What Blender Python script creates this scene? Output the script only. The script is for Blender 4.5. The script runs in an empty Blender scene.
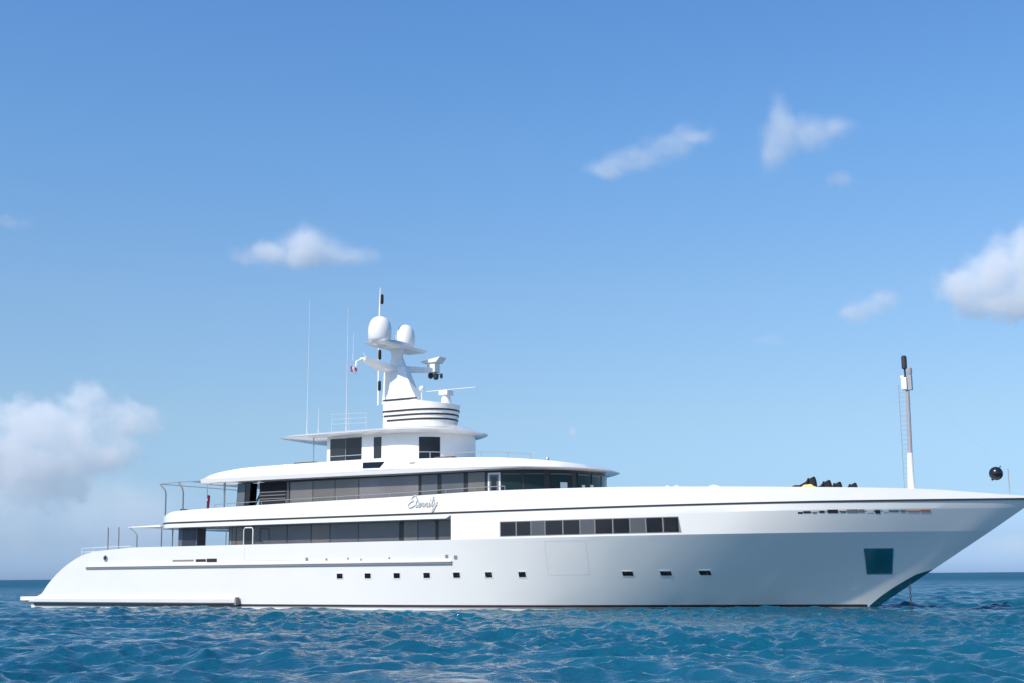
import bpy, math, random
import numpy as np
from mathutils import Vector, Matrix, noise

R = math.radians
random.seed(7)
scene = bpy.context.scene
col = scene.collection

# ------------------------------------------------------------------ camera
EYE = 1.8                                   # eye height above the water, metres
F_PIX = 1300.0
ROLL = math.atan(8 / 1024.0)
PITCH = math.atan((576 - 341.5) * math.cos(ROLL) / F_PIX)
cr, sr, cp, sp = math.cos(ROLL), math.sin(ROLL), math.cos(PITCH), math.sin(PITCH)
right = Vector((cr, sp * sr, -cp * sr))
up = Vector((sr, -sp * cr, cp * cr))
fwd = Vector((0, cp, sp))
cam_d = bpy.data.cameras.new("camera")
cam_d.sensor_width = 36.0
cam_d.lens = F_PIX * 36.0 / 1024.0
cam_d.clip_start = 0.5
cam_d.clip_end = 200000
cam = bpy.data.objects.new("camera", cam_d)
col.objects.link(cam)
m = Matrix((right, up, -fwd)).transposed().to_4x4()
m.translation = (0, 0, EYE)
cam.matrix_world = m
scene.camera = cam

# ------------------------------------------------------------------ sky, sun, exposure
SUN_EL = R(46)
SUN_AZ = R(223)                             # clockwise from +Y (behind the camera, a little to its left)
world = bpy.data.worlds.new("World")
scene.world = world
world.use_nodes = True
nt = world.node_tree
bg = nt.nodes["Background"]
sky = nt.nodes.new("ShaderNodeTexSky")
sky.sky_type = 'NISHITA'
sky.sun_disc = False
sky.sun_elevation = SUN_EL
sky.sun_rotation = SUN_AZ
sky.altitude = 0
sky.air_density = 1.0
sky.dust_density = 1.0
sky.ozone_density = 6.0
# the day's own sky colours by height above the horizon (sine of the elevation)
geo = nt.nodes.new("ShaderNodeTexCoord")
sep = nt.nodes.new("ShaderNodeSeparateXYZ")
nt.links.new(geo.outputs["Generated"], sep.inputs[0])
tint = nt.nodes.new("ShaderNodeValToRGB")
SKY_TINT = [(0.0075, (0.780, 1.030, 1.620)), (0.027, (0.660, 0.830, 1.230)), (0.065, (0.715, 0.815, 0.965)),
            (0.118, (0.875, 0.890, 0.885)), (0.209, (0.945, 1.0, 0.981)), (0.319, (0.85, 1.072, 1.135)), (0.45, (0.75, 1.06, 1.25))]
el_ = tint.color_ramp.elements
while len(el_) < len(SKY_TINT): el_.new(0.5)
for e_, (p_, c_) in zip(el_, SKY_TINT):
    e_.position = p_; e_.color = (*c_, 1)
nt.links.new(sep.outputs[2], tint.inputs[0])
mul = nt.nodes.new("ShaderNodeMix")
mul.data_type = 'RGBA'; mul.blend_type = 'MULTIPLY'; mul.inputs["Factor"].default_value = 1
nt.links.new(sky.outputs[0], mul.inputs[6])
nt.links.new(tint.outputs[0], mul.inputs[7])
nt.links.new(mul.outputs[2], bg.inputs[0])
bg.inputs[1].default_value = 0.142
sun_d = bpy.data.lights.new("sun", 'SUN')
sun_d.energy = 4.4
sun_d.angle = R(0.53)
sun_d.color = (1.0, 0.895, 0.735)
sun = bpy.data.objects.new("sun", sun_d)
col.objects.link(sun)
to_sun = Vector((math.sin(SUN_AZ) * math.cos(SUN_EL), math.cos(SUN_AZ) * math.cos(SUN_EL), math.sin(SUN_EL)))
sun.rotation_euler = to_sun.to_track_quat('Z', 'Y').to_euler()
sun.location = to_sun * 200
scene.view_settings.view_transform = 'Standard'
scene.view_settings.look = 'None'
scene.view_settings.gamma = 1
scene.view_settings.exposure = 0.17
scene.render.engine = 'CYCLES'
scene.cycles.use_denoising = True
scene.cycles.max_bounces = 10
scene.cycles.diffuse_bounces = 4
scene.cycles.glossy_bounces = 4
scene.cycles.volume_bounces = 12
scene.cycles.caustics_reflective = True
scene.cycles.blur_glossy = 0.6
scene.cycles.caustics_refractive = False

# ------------------------------------------------------------------ materials
def mat(name, color, rough=0.4, metal=0.0, coat=0.0, bump=0.0, bump_scale=3.0, vary=0.0, vary_scale=0.6, ior=1.5):
    mt = bpy.data.materials.new(name)
    mt.use_nodes = True
    n, l = mt.node_tree.nodes, mt.node_tree.links
    b = n["Principled BSDF"]
    b.inputs["Base Color"].default_value = (*color, 1)
    b.inputs["Roughness"].default_value = rough
    b.inputs["Metallic"].default_value = metal
    b.inputs["IOR"].default_value = ior
    b.inputs["Coat Weight"].default_value = coat
    b.inputs["Coat Roughness"].default_value = 0.06
    tc = n.new("ShaderNodeTexCoord")
    if vary > 0:
        nz = n.new("ShaderNodeTexNoise")
        nz.inputs["Scale"].default_value = vary_scale
        nz.inputs["Detail"].default_value = 6
        l.new(tc.outputs["Object"], nz.inputs["Vector"])
        mr = n.new("ShaderNodeMapRange")
        mr.inputs[1].default_value = 0.3
        mr.inputs[2].default_value = 0.7
        mr.inputs[3].default_value = 1 - vary
        mr.inputs[4].default_value = 1.0
        l.new(nz.outputs[0], mr.inputs[0])
        mx = n.new("ShaderNodeMix")
        mx.data_type = 'RGBA'
        mx.blend_type = 'MULTIPLY'
        mx.inputs["Factor"].default_value = 1
        mx.inputs[6].default_value = (*color, 1)
        l.new(mr.outputs[0], mx.inputs[7])
        l.new(mx.outputs[2], b.inputs["Base Color"])
    if bump > 0:
        nz2 = n.new("ShaderNodeTexNoise")
        nz2.inputs["Scale"].default_value = bump_scale
        nz2.inputs["Detail"].default_value = 3
        l.new(tc.outputs["Object"], nz2.inputs["Vector"])
        bp = n.new("ShaderNodeBump")
        bp.inputs["Strength"].default_value = bump
        bp.inputs["Distance"].default_value = 0.02
        l.new(nz2.outputs[0], bp.inputs["Height"])
        l.new(bp.outputs[0], b.inputs["Normal"])
    return mt

M = {}
M['white'] = mat("white_yacht_paint", (0.80, 0.785, 0.765), 0.28, coat=1.0, bump=0.10, bump_scale=0.55, vary=0.04, vary_scale=0.4)
M['white_matte'] = mat("white_gelcoat", (0.80, 0.79, 0.77), 0.45, coat=0.2, vary=0.05, vary_scale=0.8)
M['sponson'] = mat("grey_white_sponson", (0.66, 0.655, 0.64), 0.4, coat=0.2, vary=0.1)
M['black'] = mat("black_stripe", (0.026, 0.023, 0.023), 0.4)
M['boot'] = mat("dark_boot_stripe", (0.045, 0.03, 0.035), 0.4, vary=0.3)
M['bottom'] = mat("grey_bottom_paint", (0.35, 0.38, 0.38), 0.5, vary=0.35, vary_scale=1.2)
M['groove'] = mat("grey_groove", (0.22, 0.22, 0.22), 0.6)
M['seam'] = mat("pale_seam", (0.62, 0.63, 0.64), 0.5)
M['glass'] = mat("dark_glass", (0.02, 0.024, 0.03), 0.06, bump=0.04, bump_scale=0.8)
M['glass_black'] = mat("black_glass", (0.006, 0.007, 0.011), 0.08)
M['glass_grey'] = mat("grey_tinted_glass", (0.17, 0.16, 0.155), 0.12, vary=0.25, vary_scale=0.5)
M['glass_pale'] = mat("pale_tinted_glass", (0.21, 0.20, 0.215), 0.1, vary=0.25, vary_scale=0.5)
M['glass_slate'] = mat("slate_tinted_glass", (0.12, 0.125, 0.145), 0.1, vary=0.3, vary_scale=0.5)
M['glass_brown'] = mat("brown_tinted_glass", (0.15, 0.14, 0.132), 0.12, vary=0.2)
M['glass_green'] = mat("green_tinted_glass", (0.008, 0.026, 0.03), 0.05, ior=1.3)
M['panel_grey'] = mat("grey_panel", (0.085, 0.09, 0.105), 0.35, vary=0.15)
M['navy'] = mat("navy_panel", (0.03, 0.036, 0.065), 0.3)
M['slate'] = mat("slate_panel", (0.11, 0.125, 0.15), 0.35)
M['steel'] = mat("polished_steel", (0.62, 0.63, 0.64), 0.18, metal=1.0, bump=0.08)
M['teal_steel'] = mat("sea_reflection_steel", (0.22, 0.38, 0.39), 0.22, metal=1.0, bump=0.05, bump_scale=0.6, vary=0.15)  # polished steel with the water's teal reflection painted into the base colour
M['rail'] = mat("rail_steel", (0.42, 0.43, 0.46), 0.3, metal=0.6)
M['dark_rail'] = mat("dark_rail", (0.16, 0.165, 0.18), 0.4)
M['grey_mast'] = mat("grey_mast_paint", (0.34, 0.33, 0.36), 0.45)
M['whip'] = mat("whip_aerial_white", (0.62, 0.66, 0.72), 0.4)
M['dark'] = mat("dark_fitting", (0.03, 0.03, 0.035), 0.45)
M['rubber'] = mat("black_rubber", (0.008, 0.008, 0.011), 0.8)
M['ball'] = mat("black_ball", (0.010, 0.012, 0.02), 0.25)
M['yellow'] = mat("yellow_hull", (0.72, 0.60, 0.25), 0.35, coat=0.3)
M['orange'] = mat("orange_fitting", (0.62, 0.24, 0.12), 0.4)
M['lettering'] = mat("silver_lettering", (0.56, 0.56, 0.55), 0.4, metal=0.0)
M['red'] = mat("flag_red", (0.28, 0.03, 0.08), 0.8)
M['blue'] = mat("flag_blue", (0.05, 0.06, 0.25), 0.8)
M['flag_white'] = mat("flag_white", (0.75, 0.75, 0.75), 0.8)
M['teak'] = mat("teak_deck", (0.33, 0.23, 0.14), 0.6, vary=0.2, vary_scale=4)
M['chain'] = mat("chain_steel", (0.05, 0.06, 0.07), 0.5, metal=0.4)
M['furniture'] = mat("dark_cushion", (0.10, 0.085, 0.08), 0.8)
M['screen'] = mat("pale_blind", (0.55, 0.62, 0.60), 0.7)

# ------------------------------------------------------------------ mesh helpers
class MB:
    def __init__(s):
        s.v, s.f, s.mi = [], [], []
    def add(s, verts, faces, mi=0):
        o = len(s.v)
        s.v += [tuple(v) for v in verts]
        s.f += [tuple(i + o for i in f) for f in faces]
        s.mi += [mi] * len(faces)
    def grid(s, rows, close_u=False, mi=0):
        o = len(s.v)
        n = len(rows[0])
        for r in rows:
            s.v += [tuple(p) for p in r]
        for i in range(len(rows) - 1):
            for j in range(n if close_u else n - 1):
                k = (j + 1) % n
                s.f.append((o + i * n + j, o + i * n + k, o + (i + 1) * n + k, o + (i + 1) * n + j))
                s.mi.append(mi)
    def box(s, x0, x1, y0, y1, z0, z1, mi=0):
        s.add([(x0, y0, z0), (x1, y0, z0), (x1, y1, z0), (x0, y1, z0), (x0, y0, z1), (x1, y0, z1), (x1, y1, z1), (x0, y1, z1)],
              [(0, 3, 2, 1), (4, 5, 6, 7), (0, 1, 5, 4), (1, 2, 6, 5), (2, 3, 7, 6), (3, 0, 4, 7)], mi)
    def hexa(s, a, b, mi=0):                 # two quads (4 pts each) joined
        s.add(list(a) + list(b), [(0, 3, 2, 1), (4, 5, 6, 7), (0, 1, 5, 4), (1, 2, 6, 5), (2, 3, 7, 6), (3, 0, 4, 7)], mi)
    def tube(s, pts, r, n=8, mi=0, caps=True):
        pts = [Vector(p) for p in pts]
        rr = r if isinstance(r, (list, tuple)) else [r] * len(pts)
        rows = []
        for i, p in enumerate(pts):
            d = (pts[min(i + 1, len(pts) - 1)] - pts[max(i - 1, 0)])
            if d.length < 1e-6: d = Vector((0, 0, 1))
            d.normalize()
            a = d.cross(Vector((0, 1, 0)) if abs(d.y) < 0.9 else Vector((1, 0, 0))).normalized()
            b = d.cross(a)
            rows.append([p + (a * math.cos(2 * math.pi * k / n) + b * math.sin(2 * math.pi * k / n)) * rr[i] for k in range(n)])
        o = len(s.v)
        s.grid(rows, True, mi)
        if caps:
            s.f.append(tuple(o + k for k in range(n))); s.mi.append(mi)
            e = o + (len(rows) - 1) * n
            s.f.append(tuple(e + k for k in reversed(range(n)))); s.mi.append(mi)
    def lathe(s, c, prof, n=28, mi=0, sx=1.0, sy=1.0):    # prof = [(radius, z)...]
        rows = [[(c[0] + sx * r * math.cos(2 * math.pi * k / n), c[1] + sy * r * math.sin(2 * math.pi * k / n), c[2] + z) for k in range(n)] for r, z in prof]
        o = len(s.v)
        s.grid(rows, True, mi)
        s.f.append(tuple(o + k for k in reversed(range(n)))); s.mi.append(mi)
        e = o + (len(rows) - 1) * n
        s.f.append(tuple(e + k for k in range(n))); s.mi.append(mi)
    def build(s, name, mats, parent=None, smooth=35, bevel=0.0):
        me = bpy.data.meshes.new(name)
        me.from_pydata(s.v, [], s.f)
        for mt in (mats if isinstance(mats, (list, tuple)) else [mats]):
            me.materials.append(mt)
        me.polygons.foreach_set("material_index", s.mi)
        me.validate()
        import bmesh
        bm = bmesh.new()
        bm.from_mesh(me)
        bmesh.ops.remove_doubles(bm, verts=bm.verts, dist=1e-5)
        bmesh.ops.recalc_face_normals(bm, faces=bm.faces)
        if smooth:
            for f in bm.faces: f.smooth = True
            lim = R(smooth)
            for e in bm.edges:
                if len(e.link_faces) == 2 and e.calc_face_angle(0) > lim:
                    e.smooth = False
        bm.to_mesh(me)
        bm.free()
        o = bpy.data.objects.new(name, me)
        col.objects.link(o)
        if parent is not None:
            o.parent = parent
        if bevel:
            b = o.modifiers.new("bevel", 'BEVEL')
            b.width = bevel; b.segments = 2; b.limit_method = 'ANGLE'; b.angle_limit = R(40)
        return o

def tag(o, label=None, cat=None, group=None, kind=None):
    if label: o['label'] = label
    if cat: o['category'] = cat
    if group: o['group'] = group
    if kind: o['kind'] = kind
    return o

def empty(name, parent=None, loc=(0, 0, 0), rz=0.0):
    o = bpy.data.objects.new(name, None)
    o.empty_display_size = 0.5
    col.objects.link(o)
    o.location = loc
    o.rotation_euler = (0, 0, rz)
    if parent: o.parent = parent
    return o

def curve(pts):                                # monotone cubic through (x, y) points
    xs = np.array([p[0] for p in pts], float); ys = np.array([p[1] for p in pts], float)
    h = np.diff(xs); d = np.diff(ys) / h
    mm = np.zeros(len(xs))
    mm[0], mm[-1] = d[0], d[-1]
    for i in range(1, len(xs) - 1):
        if d[i - 1] * d[i] > 0:
            w1, w2 = 2 * h[i] + h[i - 1], h[i] + 2 * h[i - 1]
            mm[i] = (w1 + w2) / (w1 / d[i - 1] + w2 / d[i])
    def fn(x):
        x = min(max(x, xs[0]), xs[-1])
        i = min(int(np.searchsorted(xs, x, side='right')) - 1, len(xs) - 2)
        t = (x - xs[i]) / h[i]
        return float((2 * t**3 - 3 * t**2 + 1) * ys[i] + (t**3 - 2 * t**2 + t) * h[i] * mm[i]
                     + (-2 * t**3 + 3 * t**2) * ys[i + 1] + (t**3 - t**2) * h[i] * mm[i + 1])
    return fn

# ------------------------------------------------------------------ sea
def build_sea():
    rng = np.random.default_rng(11)
    r = [6.0]
    while r[-1] < 30000:
        q = r[-1]
        r.append(q + (0.6 if q < 22 else 0.10 if q < 62 else 0.10 + (q - 62) * 0.004 if q < 600 else 0.05 * q))
    r = np.array(r)
    dr = np.gradient(r)
    fine = np.linspace(-31, 31, 1050)
    coarse = np.linspace(31, 329, 70)[1:-1]
    th = np.radians(np.concatenate([fine, coarse]))
    nr, nth = len(r), len(th)
    Rr, Th = np.meshgrid(r, th, indexing='ij')
    X, Y = Rr * np.sin(Th), Rr * np.cos(Th)
    Z = np.zeros_like(X); DX = np.zeros_like(X); DY = np.zeros_like(X)
    cell = np.maximum(dr[:, None] * np.ones((1, nth)), Rr * np.radians(62 / 1050))
    wind = R(200)
    patch = 1.0 + 0.22 * np.sin(X * 0.31 + 0.17 * Y + 1.0) + 0.2 * np.sin(Y * 0.23 - 0.12 * X) + 0.18 * np.sin(0.9 * X - 0.35 * Y + 2.0) + 0.16 * np.sin(0.55 * X + 0.8 * Y)
    bands = [(0.24, 1.0, 76, 0.052), (1.0, 3.0, 38, 0.036), (3.0, 8.0, 22, 0.014), (8.0, 22.0, 8, 0.008)]
    lam = np.concatenate([np.exp(rng.uniform(math.log(a_), math.log(b_), n_)) for a_, b_, n_, _ in bands])
    slope = np.concatenate([np.full(n_, s_) for _, _, n_, s_ in bands])
    for L, sl_ in zip(lam, slope):
        a = wind + rng.normal(0, 0.85 if L < 3 else 0.6)
        k = 2 * np.pi / L
        amp = sl_ * L / (2 * np.pi) * rng.uniform(0.6, 1.4)
        ph = rng.uniform(0, 2 * np.pi)
        fade = np.clip((L / cell - 2.5) / 3.0, 0, 1)
        arg = k * (X * math.sin(a) + Y * math.cos(a)) + ph
        A = amp * fade * (patch if L < 3 else 1.0)
        Z += A * np.cos(arg)
        DX -= 0.55 * A * math.sin(a) * np.sin(arg)
        DY -= 0.55 * A * math.cos(a) * np.sin(arg)
    X = X + DX; Y = Y + DY
    co = np.stack([X, Y, Z], -1).reshape(-1, 3).astype(np.float32)
    i, j = np.meshgrid(np.arange(nr - 1), np.arange(nth), indexing='ij')
    jn = (j + 1) % nth
    q = np.stack([i * nth + j, i * nth + jn, (i + 1) * nth + jn, (i + 1) * nth + j], -1).reshape(-1, 4)
    q = q[:, ::-1]
    # middle cap
    c_i = len(co)
    co = np.vstack([co, [[0, 0, 0]]]).astype(np.float32)
    tri = np.stack([np.full(nth, c_i), (np.arange(nth) + 1) % nth, np.arange(nth)], -1)
    nq, ntri = len(q), len(tri)
    me = bpy.data.meshes.new("sea")
    me.vertices.add(len(co)); me.vertices.foreach_set("co", co.ravel())
    me.loops.add(nq * 4 + ntri * 3)
    me.loops.foreach_set("vertex_index", np.concatenate([q.ravel(), tri.ravel()]).astype(np.int32))
    me.polygons.add(nq + ntri)
    me.polygons.foreach_set("loop_start", np.concatenate([np.arange(nq) * 4, nq * 4 + np.arange(ntri) * 3]).astype(np.int32))
    me.polygons.foreach_set("loop_total", np.concatenate([np.full(nq, 4), np.full(ntri, 3)]).astype(np.int32))
    me.polygons.foreach_set("use_smooth", np.ones(nq + ntri, bool))
    me.update(calc_edges=True)
    mt = bpy.data.materials.new("sea_water")
    mt.use_nodes = True
    n, l = mt.node_tree.nodes, mt.node_tree.links
    b = n["Principled BSDF"]
    b.inputs["IOR"].default_value = 1.33
    tc = n.new("ShaderNodeTexCoord")
    ln = n.new("ShaderNodeVectorMath"); ln.operation = 'LENGTH'; l.new(tc.outputs["Object"], ln.inputs[0])
    rg = n.new("ShaderNodeMapRange"); l.new(ln.outputs["Value"], rg.inputs[0])
    rg.inputs[1].default_value = 40; rg.inputs[2].default_value = 420; rg.inputs[3].default_value = 0.08; rg.inputs[4].default_value = 0.55
    l.new(rg.outputs[0], b.inputs["Roughness"])
    nz = n.new("ShaderNodeTexNoise"); nz.inputs["Scale"].default_value = 0.03; nz.inputs["Detail"].default_value = 4
    l.new(tc.outputs["Object"], nz.inputs["Vector"])
    ramp = n.new("ShaderNodeValToRGB")
    ramp.color_ramp.elements[0].position = 0.35; ramp.color_ramp.elements[0].color = (0.002, 0.054, 0.106, 1)
    ramp.color_ramp.elements[1].position = 0.68; ramp.color_ramp.elements[1].color = (0.005, 0.096, 0.158, 1)
    l.new(nz.outputs[0], ramp.inputs[0])
    l.new(ramp.outputs[0], b.inputs["Base Color"])
    mp = n.new("ShaderNodeMapping"); mp.inputs["Scale"].default_value = (1.0, 1.6, 1.0)
    l.new(tc.outputs["Object"], mp.inputs["Vector"])
    n1 = n.new("ShaderNodeTexNoise"); n1.inputs["Scale"].default_value = 5.0; n1.inputs["Detail"].default_value = 4; n1.inputs["Roughness"].default_value = 0.5
    l.new(mp.outputs[0], n1.inputs["Vector"])
    bp = n.new("ShaderNodeBump"); bp.inputs["Strength"].default_value = 0.8; bp.inputs["Distance"].default_value = 0.07
    l.new(n1.outputs[0], bp.inputs["Height"])
    n2 = n.new("ShaderNodeTexNoise"); n2.inputs["Scale"].default_value = 0.45; n2.inputs["Detail"].default_value = 5
    l.new(mp.outputs[0], n2.inputs["Vector"])
    bp2 = n.new("ShaderNodeBump"); bp2.inputs["Strength"].default_value = 0.8; bp2.inputs["Distance"].default_value = 0.25
    l.new(n2.outputs[0], bp2.inputs["Height"])
    l.new(bp.outputs[0], bp2.inputs["Normal"])
    l.new(bp2.outputs[0], b.inputs["Normal"])
    me.materials.append(mt)
    o = bpy.data.objects.new("sea", me)
    col.objects.link(o)
    tag(o, kind='structure')
    return o
build_sea()

# ------------------------------------------------------------------ clouds (real volumes kilometres away)
def cloud(az, el, dist, width, height, lobes, density, scale=1.0, seed=0, edge=0.55, detail=6):
    """lobes: (u, v, ru, rv) in units of half-width / half-height"""
    d = Vector((math.sin(az) * math.cos(el), math.cos(az) * math.cos(el), math.sin(el)))
    c = d * dist
    bpy_me = bpy.data.meshes.new("clouds")
    import bmesh
    bm = bmesh.new()
    bmesh.ops.create_icosphere(bm, subdivisions=3, radius=1.45)
    bm.to_mesh(bpy_me); bm.free()
    o = bpy.data.objects.new("clouds", bpy_me)
    col.objects.link(o)
    o.location = c
    o.rotation_euler = (0, 0, -az)
    depth = min(width, height * 1.5)
    o.scale = (width / 2, depth / 2, height / 2)
    mt = bpy.data.materials.new("cloud_vapour")
    mt.use_nodes = True
    n, l = mt.node_tree.nodes, mt.node_tree.links
    n.remove(n["Principled BSDF"])
    out = n["Material Output"]
    vol = n.new("ShaderNodeVolumePrincipled")
    vol.inputs["Color"].default_value = (0.998, 0.99, 0.99, 1)
    vol.inputs["Anisotropy"].default_value = 0.0
    tc = n.new("ShaderNodeTexCoord")
    def math_(op, a, b=None, clamp=False):
        q = n.new("ShaderNodeMath"); q.operation = op; q.use_clamp = clamp
        for k, x in enumerate((a, b)):
            if x is None: continue
            if isinstance(x, (int, float)): q.inputs[k].default_value = x
            else: l.new(x, q.inputs[k])
        return q.outputs[0]
    def smax(a, b):
        q = n.new("ShaderNodeMath"); q.operation = 'SMOOTH_MAX'
        l.new(a, q.inputs[0]); l.new(b, q.inputs[1]); q.inputs[2].default_value = 0.35
        return q.outputs[0]
    # world-size noise warps the lobes
    mp = n.new("ShaderNodeMapping"); mp.inputs["Scale"].default_value = (width / height, depth / height, 1); mp.inputs["Location"].default_value = (seed * 3.1, seed * 1.7, seed)
    l.new(tc.outputs["Object"], mp.inputs["Vector"])
    nz = n.new("ShaderNodeTexNoise"); nz.inputs["Scale"].default_value = 1.5 * scale; nz.inputs["Detail"].default_value = detail; nz.inputs["Roughness"].default_value = 0.6
    l.new(mp.outputs[0], nz.inputs["Vector"])
    wz = n.new("ShaderNodeTexNoise"); wz.inputs["Scale"].default_value = 0.9 * scale; wz.inputs["Detail"].default_value = 3
    l.new(mp.outputs[0], wz.inputs["Vector"])
    w1 = n.new("ShaderNodeVectorMath"); w1.operation = 'SUBTRACT'; l.new(wz.outputs["Color"], w1.inputs[0]); w1.inputs[1].default_value = (0.5, 0.5, 0.5)
    w2 = n.new("ShaderNodeVectorMath"); w2.operation = 'MULTIPLY'; l.new(w1.outputs[0], w2.inputs[0]); w2.inputs[1].default_value = (0.9 * height / width, 0.9, 0.9)
    w3 = n.new("ShaderNodeVectorMath"); w3.operation = 'ADD'; l.new(w2.outputs[0], w3.inputs[0]); l.new(tc.outputs["Object"], w3.inputs[1])
    best = None
    for (u, v, ru, rv) in lobes:
        s1 = n.new("ShaderNodeVectorMath"); s1.operation = 'SUBTRACT'; l.new(w3.outputs[0], s1.inputs[0]); s1.inputs[1].default_value = (u, 0, v)
        s2 = n.new("ShaderNodeVectorMath"); s2.operation = 'DIVIDE'; l.new(s1.outputs[0], s2.inputs[0]); s2.inputs[1].default_value = (ru, 0.5 + 0.5 * max(ru, rv), rv)
        s3 = n.new("ShaderNodeVectorMath"); s3.operation = 'LENGTH'; l.new(s2.outputs[0], s3.inputs[0])
        f = math_('SUBTRACT', 1.0, s3.outputs["Value"])
        best = f if best is None else smax(best, f)
    nn = math_('MULTIPLY', math_('SUBTRACT', nz.outputs[0], 0.53), 2.9 * edge)
    val = math_('ADD', best, nn)
    val = math_('MULTIPLY', val, 2.3 if seed in (5, 7) else 1.5, clamp=True)
    val = math_('MULTIPLY', val, val)
    # nothing outside the domain
    ln = n.new("ShaderNodeVectorMath"); ln.operation = 'LENGTH'; l.new(tc.outputs["Object"], ln.inputs[0])
    lim = math_('MULTIPLY', math_('SUBTRACT', 1.38, ln.outputs["Value"]), 4.0, clamp=True)
    val = math_('MULTIPLY', val, lim)
    val = math_('MULTIPLY', val, density)
    l.new(val, vol.inputs["Density"])
    l.new(vol.outputs[0], out.inputs["Volume"])
    bpy_me.materials.append(mt)
    tag(o, kind='stuff')
    return o

def cloud_dir(px, py):                         # direction of a cloud seen from the shore boat (azimuth, elevation)
    d = fwd + right * ((px - 512) / F_PIX) - up * ((py - 341.5) / F_PIX)
    return math.atan2(d.x, d.y), math.atan2(d.z, math.hypot(d.x, d.y))

CL = [
 # centre px, distance, width px, height px, lobes, density, noise scale, seed, raggedness
 (308, 246, 5200, 150, 58, [(-0.5, -0.35, 0.55, 0.5), (0.0, 0.0, 0.6, 0.85), (0.45, -0.3, 0.55, 0.5), (-0.1, -0.4, 0.85, 0.45)], 0.0095, 0.8, 1, 0.42),
 (653, 152, 4200, 140, 62, [(-0.6, -0.45, 0.55, 0.36), (-0.2, -0.2, 0.6, 0.42), (0.2, 0.15, 0.55, 0.45), (0.6, 0.5, 0.42, 0.36)], 0.0065, 0.9, 2, 0.36),
 (797, 138, 4200, 116, 92, [(-0.25, 0.45, 0.28, 0.6), (-0.25, 0.0, 0.45, 0.6), (-0.4, -0.4, 0.35, 0.45), (0.2, 0.12, 0.6, 0.36), (0.55, 0.2, 0.42, 0.22)], 0.0055, 0.9, 3, 0.34),
 (840, 179, 4300, 42, 30, [(0, 0, 0.95, 0.85)], 0.007, 0.8, 4, 0.4),
 (1008, 280, 4600, 140, 96, [(-0.55, -0.05, 0.42, 0.62), (-0.15, 0.2, 0.5, 0.75), (0.4, 0.35, 0.6, 0.8), (0.1, -0.4, 0.95, 0.42)], 0.0075, 1.4, 5, 0.52),
 (869, 307, 5600, 72, 46, [(-0.35, -0.25, 0.65, 0.6), (0.0, 0.0, 0.7, 0.6), (0.35, 0.3, 0.6, 0.55)], 0.007, 0.8, 6, 0.36),
 (58, 448, 9000, 220, 132, [(0.20, 0.66, 0.24, 0.30), (-0.2, 0.35, 0.40, 0.38), (0.05, 0.2, 0.4, 0.5), (0.5, 0.42, 0.42, 0.24), (-0.5, -0.05, 0.55, 0.5), (-0.1, -0.35, 0.6, 0.6), (0.4, -0.1, 0.4, 0.35), (-0.75, 0.4, 0.4, 0.35)], 0.0030, 2.1, 7, 0.62),
 (50, 498, 12000, 360, 160, [(-0.3, 0.0, 0.8, 0.9), (0.3, -0.2, 0.6, 0.7)], 0.0008, 1.3, 8, 0.4),
 (8, 221, 5000, 70, 24, [(0, 0, 0.9, 0.7)], 0.003, 0.8, 9, 0.5),
 (770, 340, 5600, 64, 26, [(0, 0, 0.9, 0.7)], 0.0022, 0.9, 10, 0.5),
 (1010, 545, 12000, 140, 50, [(0.1, 0, 0.9, 0.8)], 0.0013, 1.0, 11, 0.5),
 (573, 432, 9000, 16, 12, [(0, 0, 0.9, 0.9)], 0.012, 0.6, 12, 0.5),
]
for (px, py, dist, w, h, lobes, dens, sc_, sd, rag) in CL:
    az, el = cloud_dir(px, py)
    k = dist / F_PIX
    cloud(az, el, dist, w * k, h * k, lobes, dens, sc_, sd, rag)

# ------------------------------------------------------------------ the yacht
YAW = R(29.611)
yacht = empty("motor_yacht", None, (-29.454, 91.790, 0), -YAW)      # origin: stern centreline at the waterline, +x to the bow, -y starboard
tag(yacht, "long white three-deck motor yacht with dark tinted windows anchored on the blue sea", "yacht")

# half breadths of the hull at its waterlines
wl = curve([(-0.3, 4.75), (4, 5.05), (12, 5.45), (22, 5.6), (30, 5.45), (36, 4.9), (41, 3.75), (46, 2.3), (50, 1.15), (52.5, 0.48), (54.06, 0.03)])
kn = curve([(-0.3, 4.95), (4, 5.3), (10, 5.62), (18, 5.8), (30, 5.84), (38, 5.83), (42, 5.76), (45, 5.50), (47.5, 5.10), (51.5, 3.98), (55, 2.5), (57.5, 1.3), (59.3, 0.4), (59.88, 0.03)])
dk = curve([(10, 5.62), (18, 5.8), (30, 5.85), (38, 5.84), (42, 5.78), (45, 5.58), (49, 4.98), (52.5, 4.15), (56, 2.85), (59, 1.5), (61, 0.55), (62.05, 0.03)])
STEM = [(-1.4, 51.9), (0, 54.06), (3.73, 59.88), (5.17, 62.05)]
def stem_x(z): return float(np.interp(z, [p[0] for p in STEM], [p[1] for p in STEM]))
stern_c = curve([(-1.4, 1.0), (0.2, -0.2), (0.62, 0.15), (0.81, 0.75), (1.46, 1.5), (2.28, 2.66), (3.04, 4.2), (3.46, 5.6), (3.66, 7.4), (3.73, 9.5)])
K = 3.73
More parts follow.
